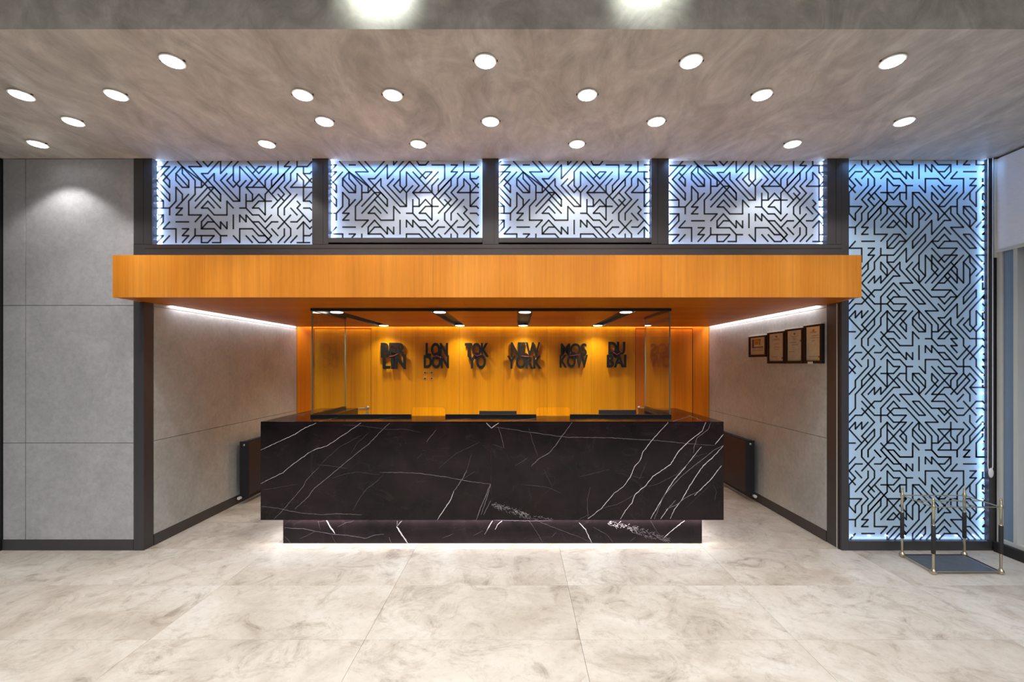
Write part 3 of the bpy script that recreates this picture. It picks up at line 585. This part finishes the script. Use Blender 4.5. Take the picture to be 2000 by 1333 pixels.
def vein_mesh(lst, Y, m_, name):
    V, Fc = [], []
    for pts, wd in lst:
        n_ = len(pts); base = len(V)
        for i_, p in enumerate(pts):
            d = (pts[min(i_ + 1, n_ - 1)] - pts[max(i_ - 1, 0)]).normalized(); nn = Vector((-d.y, d.x))
            tt = i_ / max(1, n_ - 1); ww = wd * .5 * (0.35 + 0.65 * min(1, 4 * min(tt, 1 - tt) + .3)) * random.uniform(.7, 1.3)
            a, b2 = p + nn * ww, p - nn * ww
            V += [(a.x, Y - .0004, a.y), (b2.x, Y - .0004, b2.y)]
        for i_ in range(n_ - 1):
            k_ = base + 2 * i_; Fc.append((k_, k_ + 1, k_ + 3, k_ + 2))
    me = bpy.data.meshes.new(name); me.from_pydata(V, [], Fc); me.materials.append(m_); me.update()
    for v_ in me.vertices:
        if Y == YK: v_.co.z = min(max(v_.co.z, ZQ + .002), ZK - .002); v_.co.x = min(max(v_.co.x, KX0 + .001), KX1 - .001)
        else: v_.co.z = min(max(v_.co.z, .002), ZQ - .001); v_.co.x = min(max(v_.co.x, QX0 + .001), QX1 - .001)
    o = bpy.data.objects.new(name, me); COL.objects.link(o); o.parent = ct; o.matrix_parent_inverse = Matrix.Translation(-ct.location)
    lb = {'vein1': 'bright white veins', 'vein2': 'grey veins', 'vein3': 'faint grey veins'}
    tag(o, lb['vein%d' % mi], None, None, 'stuff')
for (mi, Y), lst in vein_sets.items(): vein_mesh(lst, Y, M['vein%d' % mi], 'marble_veins')
# veins on the top slab running back from the front ones
for (u0, v0, u1, v1, wd) in ((615, 826, 660, 816, 2), (690, 826, 800, 812, 2.5), (980, 826, 1070, 815, 2), (1000, 826, 1100, 812, 2), (1320, 826, 1350, 812, 2), (1370, 822, 1345, 812, 2), (560, 816, 600, 808, 2), (860, 826, 920, 818, 2)):
    def tp(u, v): Yt = F * (H - ZK) / (v - V0); return Vector((px(u, Yt), min(max(Yt, YK + .004), 4.98)))
    a, b2 = tp(u0, v0), tp(u1, v1); d = (b2 - a).normalized(); nn = Vector((-d.y, d.x)) * .0022
    pts = [a + (b2 - a) * (i_ / 8) + nn * random.uniform(-4, 4) for i_ in range(9)]
    V = []; Fc = []
    for p in pts: V += [(p.x + nn.x, p.y + nn.y, ZK + .0004), (p.x - nn.x, p.y - nn.y, ZK + .0004)]
    for i_ in range(8): Fc.append((2 * i_, 2 * i_ + 1, 2 * i_ + 3, 2 * i_ + 2))
    me = bpy.data.meshes.new('marble_veins'); me.from_pydata(V, [], Fc); me.materials.append(M['vein1']); me.update()
    o = bpy.data.objects.new('marble_veins', me); COL.objects.link(o); o.parent = ct; o.matrix_parent_inverse = Matrix.Translation(-ct.location)
    tag(o, 'white vein on the top slab', None, None, 'stuff')

# ------------------------------------------------------------------ glass screen
YG = 4.167; GX0, GX1 = px(608.5, YG), px(1309.5, YG); GT = .010; ZG0 = ZK + .0; ZCH = ZK + .024
gs = thing('glass_screen', ((GX0 + GX1) / 2, YG, ZK), 'clear glass screen standing on the marble counter, three sided', 'screen')
cuts = [(px(803.5, YG), px(870, YG)), (px(1047.5, YG), px(1113, YG))]; zc = pz(795.5, YG); rr = .03
pts = [(GX0 + GT, ZG0 + .003)]
for a_, b_ in cuts:
    pts.append((a_, ZG0 + .003)); pts.append((a_, zc - rr))
    for i_ in range(1, 6): an = math.pi - i_ * math.pi / 10; pts.append((a_ + rr + rr * math.cos(an), zc - rr + rr * math.sin(an)))
    for i_ in range(0, 5): an = math.pi / 2 - i_ * math.pi / 10; pts.append((b_ - rr + rr * math.cos(an), zc - rr + rr * math.sin(an)))
    pts.append((b_, zc - rr)); pts.append((b_, ZG0 + .003))
pts += [(GX1 - GT, ZG0 + .003), (GX1 - GT, ZS - .002), (GX0 + GT, ZS - .002)]
g = MB().prism(pts, 'Y', YG, YG + GT)
for f in g.bm.faces: f.material_index = 0 if abs(f.normal.y) > .9 else 1
g.build('front_pane', [M['glass'], M['glass_edge']], gs)
for x0_ in (GX0, GX1 - GT):
    g = MB().box(x0_, x0_ + GT, YG, 4.97, ZG0 + .003, ZS - .002)
    for f in g.bm.faces:
        f.normal_update(); f.material_index = 0 if abs(f.normal.x) > .9 else 1
    g.build('side_pane', [M['glass'], M['glass_edge']], gs)
for a_, b_ in ((GX0 - .006, cuts[0][0]), (cuts[0][1], cuts[1][0]), (cuts[1][1], GX1 + .006)):
    B('bottom_channel', a_, b_, YG - .010, YG - .001, ZK + .0005, ZCH, M['black'], gs, .001)
    B('bottom_channel', a_, b_, YG + GT + .001, YG + GT + .010, ZK + .0005, ZCH, M['black'], gs, .001)
for x0_ in (GX0, GX1 - GT):
    B('side_channel', x0_ - .009, x0_ - .001, YG + .021, 4.965, ZK + .0005, ZCH, M['black'], gs, .001)
    B('side_channel', x0_ + GT + .001, x0_ + GT + .009, YG + .021, 4.965, ZK + .0005, ZCH, M['black'], gs, .001)
    B('top_channel', x0_ - .010, x0_ - .001, YG + .021, 4.965, ZS - .024, ZS - .0005, M['black'], gs)
    B('top_channel', x0_ + GT + .001, x0_ + GT + .010, YG + .021, 4.965, ZS - .024, ZS - .0005, M['black'], gs)
B('top_channel', GX0 - .006, GX1 + .006, YG - .010, YG - .001, ZS - .026, ZS - .0005, M['black'], gs)
B('top_channel', GX0 - .006, GX1 + .006, YG + GT + .001, YG + GT + .010, ZS - .026, ZS - .0005, M['black'], gs)

# ------------------------------------------------------------------ monitors behind the counter
for (u0, u1, vt, Ym, lb) in ((936, 1009, 803.5, 4.86, 'dark monitor seen from behind, below the NEW YORK letters'), (1170, 1243, 801.5, 4.90, 'dark monitor seen from behind at the right end of the counter')):
    xa, xb_ = px(u0, Ym), px(u1, Ym); zt = pz(vt, Ym); xm = (xa + xb_) / 2
    t = thing('computer_monitor', (xm, Ym - .06, .745), lb, 'monitor', 'monitors behind the counter')
    B('housing', xa, xb_, Ym - .0, Ym + .03, zt - .27, zt, M['radiator'], t, .004)
    B('screen', xa + .01, xb_ - .01, Ym + .0305, Ym + .032, zt - .26, zt - .01, M['black'], t)
    B('stand_neck', xm - .03, xm + .03, Ym - .055, Ym - .001, .757, zt - .12, M['black_matt'], t, .003)
    B('stand_base', xm - .11, xm + .11, Ym - .14, Ym + .04, .7455, .757, M['black_matt'], t, .003)

# ------------------------------------------------------------------ city clocks
def glyph(chr_, size, depth, off):
    c = bpy.data.curves.new('letters', 'FONT'); c.body = chr_; c.size = size; c.extrude = depth / 2; c.offset = off; c.resolution_u = 4
    o = bpy.data.objects.new('tmp', c); COL.objects.link(o); dg = bpy.context.evaluated_depsgraph_get(); me = bpy.data.meshes.new_from_object(o.evaluated_get(dg)); bpy.data.objects.remove(o)
    return me
def letters(txt, size, x, z, width, Y, depth=.02, off=.011, gap=-.02):
    bm = bmesh.new(); cur = 0.0
    for i_, chr_ in enumerate(txt):
        me = glyph(chr_, size, depth + i_ * .0006, off); x0_ = min(v.co.x for v in me.vertices); x1_ = max(v.co.x for v in me.vertices)
        for v in me.vertices: v.co.x += cur - x0_
        bm.from_mesh(me); cur += x1_ - x0_ + gap * size
    xs_ = [v.co.x for v in bm.verts]; ys_ = [v.co.y for v in bm.verts]
    sx_ = width / (max(xs_) - min(xs_)); cx_ = (max(xs_) + min(xs_)) / 2; y0_ = min(ys_); sy_ = size * .73 / (max(ys_) - y0_)
    for v in bm.verts:
        X_, Y_, Z_ = v.co; v.co = ((X_ - cx_) * sx_ + x, Y - Z_, (Y_ - y0_) * sy_ + z)
    me = bpy.data.meshes.new('letters'); bm.to_mesh(me); bm.free()
    return me
YL = YB - .034
CT = [('BERLIN', 'BER', (744, 793), (670, 699), 'LIN', (748, 793), (693, 721)), ('LONDON', 'LON', (831.5, 875), (670, 697), 'DON', (828, 877), (694, 720)),
      ('TOKYO', 'TOK', (908, 955), (670, 698), 'YO', (913, 949), (693, 721)), ('NEW YORK', 'NEW', (998, 1055), (669, 699), 'YORK', (990, 1058), (695, 721)),
      ('MOSKOW', 'MOS', (1095, 1146), (671, 696), 'KOW', (1093, 1148), (693, 719)), ('DUBAI', 'DU', (1188, 1221), (668, 693), 'BAI', (1185, 1223), (693, 718))]
for full, t1, (a0, a1), (v0, v1), t2, (b0, b1), (w0, w1) in CT:
    xc = px((a0 + a1) / 2, YL); zc_ = pz((v1 + w0) / 2, YL)
    t = thing('wall_clock', (xc, YB - .001, zc_), 'wall clock of black letters reading %s' % full, 'clock', 'city name clocks on the veneer wall')
    for tx, (l0, l1), (t0_, t1_), dy in ((t1, (a0, a1), (v0, v1), 0), (t2, (b0, b1), (w0, w1), -.006)):
        x0_, x1_ = px(l0, YL), px(l1, YL); z0_, z1_ = pz(t1_, YL), pz(t0_, YL)
        me = letters(tx, (z1_ - z0_) / .73, (x0_ + x1_) / 2, z0_, x1_ - x0_, YL + dy, gap=.05 if tx == 'LIN' else (.0 if tx in ('BER', 'NEW', 'MOS') else -.015), off=.007 if tx in ('BER', 'NEW', 'MOS') else .010)
        me.materials.append(M['black']); o = bpy.data.objects.new('letters', me); COL.objects.link(o); o.parent = t; o.matrix_parent_inverse = Matrix.Translation(-t.location)
    MB().lathe([(.05, 0), (.05, .020)], (xc, YL + .012, zc_), 24, 'Y').build('clock_housing', M['black'], t, True)
    a1_, a2_ = random.uniform(-.4, .6), random.uniform(2.2, 3.4)
    hd = MB().tube((xc, YL - .022, zc_), (xc + .09 * math.cos(a1_), YL - .022, zc_ + .09 * math.sin(a1_)), .0028, 6)
    hd.tube((xc, YL - .022, zc_), (xc + .06 * math.cos(a2_), YL - .022, zc_ + .06 * math.sin(a2_)), .0035, 6); hd.tube((xc, YL - .025, zc_), (xc, YL + .02, zc_), .006, 8)
    hd.build('clock_hands', M['red'], t)
# four round sockets
t = thing('wall_outlets', (px(836, YB), YB, pz(739, YB)), 'four small round outlets on the veneer below the LONDON letters', 'outlet')
for u in (830, 843):
    for v in (728, 739.5):
        o = MB().lathe([(.022, 0), (.022, -.005), (.013, -.006), (.013, -.002)], (px(u, YB), YB - .0005, pz(v, YB)), 20, 'Y').build('outlet_ring', mat('copper_ring', (.75, .42, .2), .3, .5) if 'copper_ring' not in bpy.data.materials else bpy.data.materials['copper_ring'], t, True)
        MB().lathe([(.011, -.004), (.011, -.001)], (px(u, YB), YB - .0005, pz(v, YB)), 14, 'Y').build('outlet_socket', M['black_matt'], t)

# ------------------------------------------------------------------ radiators
def radiator(xin, sgn, y0, y1, label):
    t = thing('radiator', (xin, (y0 + y1) / 2, .09), label, 'radiator', 'radiators on the recess walls')
    xo = xin + sgn * .15; xi = xin + sgn * .045
    lo, hi = sorted((xo, xi))
    mb = MB().box(min(xo, xo - sgn * .02), max(xo, xo - sgn * .02), y0 + .006, y1, .105, .705); mb.bevel(.004); mb.build('front_panel', M['radiator'], t)
    mb = MB().box(min(xi, xi + sgn * .02), max(xi, xi + sgn * .02), y0 + .006, y1, .105, .705); mb.bevel(.004); mb.build('back_panel', M['radiator'], t)
    B('end_cover', lo + .003, hi - .003, y0, y0 + .005, .092, .714, M['radiator'], t, .001)
    B('end_cover', lo + .003, hi - .003, y1 + .001, y1 + .006, .092, .714, M['radiator'], t, .001)
    B('top_grille', lo + .022, hi - .022, y0 + .006, y1, .700, .714, M['radiator'], t)
    fins = MB()
    yy = y0 + .03
    while yy < y1: fins.box(lo + .024, hi - .024, yy, yy + .002, .12, .69); yy += .035
    tag(fins.build('convector_fins', M['radiator'], t), None, None, None, 'stuff')
    xm = (lo + hi) / 2
    MB().lathe([(.012, 0), (.012, -.006), (.008, -.008)], (xm, y0 - .0005, .675), 16, 'Y').build('vent_plug', M['chrome'], t, True)
    vb = MB().tube((xm, y0 + .02, .075), (xm - sgn * .085, y0 + .02, .075), .012); vb.tube((xm, y0 + .02, .068), (xm, y0 + .02, .1), .013)
    vb.build('valve', M['black'], t, True)
    MB().tube((xm - sgn * .045, y0 - .03, .078), (xm - sgn * .045, y0 + .015, .078), .017, 14).build('valve_head', M['white'], t, True)
    for zb in (.2, .6): B('wall_bracket', min(xin + sgn * .001, xi - sgn * .001), max(xin + sgn * .001, xi - sgn * .001), y0 + .2, y0 + .23, zb, zb + .04, M['black'], t)
radiator(XL, 1, 4.93, 6.05, 'flat black radiator low on the left recess wall')
radiator(XR, -1, 5.00, 6.10, 'flat black radiator low on the right recess wall')

# ------------------------------------------------------------------ framed certificates on the right recess wall
XF = XR
fm = [((5.17, 4.81), (1.675, 1.925), 'small framed certificate with a purple and orange emblem, nearest the wooden wall', 0),
      ((4.785, 4.475), (1.60, 1.945), 'framed certificate in black frame with a small crest, beside the small emblem one', 1),
      ((4.465, 4.185), (1.60, 1.955), 'framed certificate in black frame with a red seal at its right margin', 2),
      ((4.175, 3.925), (1.60, 1.97), 'largest looking framed certificate in black frame, beside the dark door post', 3)]
inkc = mat('brown_ink', (.25, .15, .13), .6); purple = mat('violet_ink', (.12, .08, .25), .6); orange = mat('orange_ink', (.6, .28, .05), .6)
for (ya, yb), (za, zb), lb, kx in fm:
    t = thing('picture_frame', (XF, (ya + yb) / 2, (za + zb) / 2), lb, 'framed certificate', 'framed certificates on the right recess wall')
    x1_ = XF - .001; x0_ = XF - .030; fw = .026; y0_, y1_ = yb, ya
    B('frame_rail', x0_, x1_, y0_, y1_, za, za + fw, M['black_frame'], t, .002)
    B('frame_rail', x0_, x1_, y0_, y0_ + fw, za + fw + .0005, zb - fw - .0005, M['black_frame'], t, .002)
    B('frame_rail', x0_, x1_, y1_ - fw, y1_, za + fw + .0005, zb - fw - .0005, M['black_frame'], t, .002)
    B('frame_rail', x0_, x1_, y0_, y1_, zb - fw, zb - .010, M['black_frame'], t, .002)
    tag(MB().prism([(x0_, zb - .010), (x1_, zb - .010), (x1_, zb + .006), (x0_ + .002, zb + .002)], 'Y', y0_ + .004, y1_ - .002).build('frame_rail', M['cream'], t), 'black top rail, its sheen coloured pale')  # light on the glossy black top bevel, coloured in as cream
    pp = B('paper', x0_ + .012, x0_ + .014, y0_ + fw + .0005, y1_ - fw - .0005, za + fw + .0005, zb - fw - .0005, M['paper'], t)
    W_ = y1_ - y0_ - 2 * fw; Hh = zb - za - 2 * fw; yo = y1_ - fw; zo = za + fw
    def ink(a0, a1, c0, c1, m_, nm='printed_mark'):
        B(nm, x0_ + .0108, x0_ + .0118, yo - a1 * W_, yo - a0 * W_, zo + c0 * Hh, zo + c1 * Hh, m_, pp)
        bpy.data.objects[-1] if False else None
    if kx == 0:
        ink(.12, .24, .42, .9, purple); ink(.25, .72, .80, .9, orange); ink(.28, .55, .58, .78, orange); ink(.6, .67, .55, .9, inkc); ink(.12, .85, .40, .46, purple); ink(.12, .85, .32, .345, inkc); ink(.12, .85, .23, .255, purple)
    else:
        ink(.44, .56, .86, .92, inkc)
        rows = {1: [(.3, .7, .80), (.25, .75, .76), (.35, .65, .62), (.3, .7, .5), (.35, .65, .42), (.15, .6, .15)], 2: [(.3, .75, .80), (.35, .65, .75), (.4, .7, .70), (.1, .6, .6), (.3, .75, .52), (.1, .5, .3)], 3: [(.3, .7, .84), (.28, .72, .82), (.35, .9, .72), (.3, .9, .66), (.35, .6, .58), (.15, .85, .12)]}[kx]
        for a_, b_, c_ in rows: ink(a_, b_, c_, c_ + .012, inkc)
        ink(.85, .93, .62 if kx == 2 else .08, .68 if kx == 2 else .14, inkc)
    B('glazing', x0_ + .006, x0_ + .0075, y0_ + fw + .0005, y1_ - fw - .0005, za + fw + .0005, zb - fw - .0005, M['glass'], t)
    if kx == 3: B('paper_clip', x0_ - .003, x0_ - .0005, (y0_ + y1_) / 2 - .01, (y0_ + y1_) / 2 + .06, za - .004, za + .018, M['white'], t, .001)

# ------------------------------------------------------------------ umbrella stand
YA, YD = 3.305, 3.602
P4 = [(px(1823, YA), YA), (px(1955, YA), YA), (px(1762, YD), YD), (px(1883.5, YD), YD)]
us = thing('umbrella_stand', (3.43, 3.45, 0), 'brass umbrella stand with black sleeves and dark drip tray', 'umbrella stand')
for (x, y) in P4:
    pr = [(.006, .0), (.017, .003), (.021, .015), (.019, .028), (.010, .038), (.0085, .05), (.0085, .155)]
    MB().lathe(pr, (x, y, 0), 18).build('foot', M['brass'], us, True)
    MB().lathe([(.0125, .155), (.0135, .157), (.0135, .368), (.0125, .37)], (x, y, 0), 18).build('sleeve', M['black_matt'], us, True)
    MB().lathe([(.011, .370), (.0085, .374), (.0085, .49), (.0125, .498), (.0145, .508), (.0125, .520), (.0085, .526), (.0085, .548), (.0055, .553), (.009, .560), (.009, .568), (.003, .575)], (x, y, 0), 18).build('post', M['brass'], us, True)
fl_, fr_, bl_, br_ = [Vector((x, y, .508)) for x, y in P4]
def rail(p, q, r=.0035): MB().tube(p, q, r, 8).build('rail', M['brass'], us, True)
rail(fl_, fr_, .0042); rail(bl_, br_, .0042); rail(fl_, bl_, .0042); rail(fr_, br_, .0042)
rail((fl_ + bl_) / 2 + Vector((0, 0, .001)), (fr_ + br_) / 2 + Vector((0, 0, .001)))
for t_ in (1 / 3, 2 / 3): rail(fl_.lerp(fr_, t_) + Vector((0, 0, -.003)), bl_.lerp(br_, t_) + Vector((0, 0, -.003)))
xa = (P4[0][0] + P4[2][0]) / 2; xb_ = (P4[1][0] + P4[3][0]) / 2
def quadbox(z0_, z1_, ins):
    mb = MB(); c = Vector((sum(p[0] for p in P4) / 4, sum(p[1] for p in P4) / 4))
    pts_ = []
    for p in (P4[0], P4[1], P4[3], P4[2]):
        v = Vector(p); pts_.append(tuple(v + (c - v).normalized() * ins))
    return mb.prism(pts_, 'Z', z0_, z1_)
quadbox(.010, .016, .020).build('drip_tray', M['tray'], us)
for (p, q) in ((0, 1), (1, 3), (3, 2), (2, 0)):
    MB().tube((P4[p][0], P4[p][1], .016), (P4[q][0], P4[q][1], .016), .0055, 8).build('tray_rim', M['brass'] if (p, q) in ((0, 1), (2, 0)) else M['frame'], us, True)

# ------------------------------------------------------------------ downlights in the grey ceiling
ROWS = [('nearest the camera', 118, [337, 948, 1350, 1743]), ('second from the front', 184, [42, 227, 591, 767, 1147, 1488]), ('third from the front', 236, [143, 634, 958, 1282, 1766]), ('closest to the transom windows', 280, [74, 521, 817, 1127, 1548])]
ordn = ['first', 'second', 'third', 'fourth', 'fifth', 'sixth']
proto = None
zl = ZC
for rn, v, us_ in ROWS:
    Yl = F * (ZC - H) / (V0 - v)
    for i, u in enumerate(us_):
        x = px(u, Yl); lb = 'round white downlight, %s from the left in the ceiling row %s' % (ordn[i], rn)
        if proto is None:
            t = thing('ceiling_downlight', (x, Yl, zl), lb, 'downlight', 'round downlights in the grey ceiling'); proto = t
            r_ = MB().lathe([(.060, -.0005), (.066, -.004), (.064, -.009), (.056, -.010)], (x, Yl, zl), 28).build('trim_ring', M['lampring'], t, True)
            MB().lathe([(.0555, -.009), (.054, -.013), (.04, -.017), (.01, -.019)], (x, Yl, zl), 28).build('lens', M['lamp'], t, True)
            for s_ in (-1, 1): B('spring_clip', x + s_ * .068 - .004, x + s_ * .068 + .004, Yl - .006, Yl + .006, zl - .006, zl - .0005, M['black'], t)
        else:
            t = proto.copy(); COL.objects.link(t); t.location = (x, Yl, zl); t['label'] = lb
            for c_ in list(proto.children):
                d_ = c_.copy(); COL.objects.link(d_); d_.parent = t; d_.matrix_parent_inverse = c_.matrix_parent_inverse.copy()
        spot('downlight_beam', (x, Yl, zl - .03), 29, 106, .35, (1.0, .97, .92), .05)

# spots above washing the ceiling drop, lobby lamps high over the camera
for i, u in enumerate((740, 1265)):
    x = px(u, YF)
    spot('wall_washer', (x, YF - .30, 3.80), 40 if i == 0 else 20, 72, 1.0, (.93, 1.0, .90), .04, (R(62), 0, 0))
for i, (x, y) in enumerate(((-3.6, .1), (-1.3, .1), (.9, .1), (3.8, .1))):
    t = thing('ceiling_downlight', (x, y, 4.45), 'round lamp in the upper lobby ceiling above the camera, %s along' % ordn[i], 'downlight', 'round lamps in the upper ceiling')
    MB().lathe([(.09, -.0005), (.10, -.006), (.085, -.012)], (x, y, 4.45), 28).build('trim_ring', M['lampring'], t, True)
    MB().lathe([(.083, -.011), (.08, -.016), (.02, -.02)], (x, y, 4.45), 28).build('lens', mat('lobby_lens', (1, 1, 1), .5, emit=(1, .98, .95), estr=60) if 'lobby_lens' not in bpy.data.materials else bpy.data.materials['lobby_lens'], t, True)

# ------------------------------------------------------------------ entrance front behind the camera (mirrored in the glass)
YE = -4.0
ef = thing('entrance_front', (0, YE, 0), 'cream framed entrance front behind the camera', 'entrance')
for x, wd in ((-5.6, .12), (-1.64, .14), (.20, .26), (1.72, .16), (4.9, .12)): B('post', x - wd / 2, x + wd / 2, YE - .05, YE + .05, 0, 4.44, M['cream'], ef)
for z, hh in ((2.36, .10), (2.62, .14)): B('transom', -5.5, 4.8, YE - .04, YE + .04, z, z + hh, M['cream'], ef)
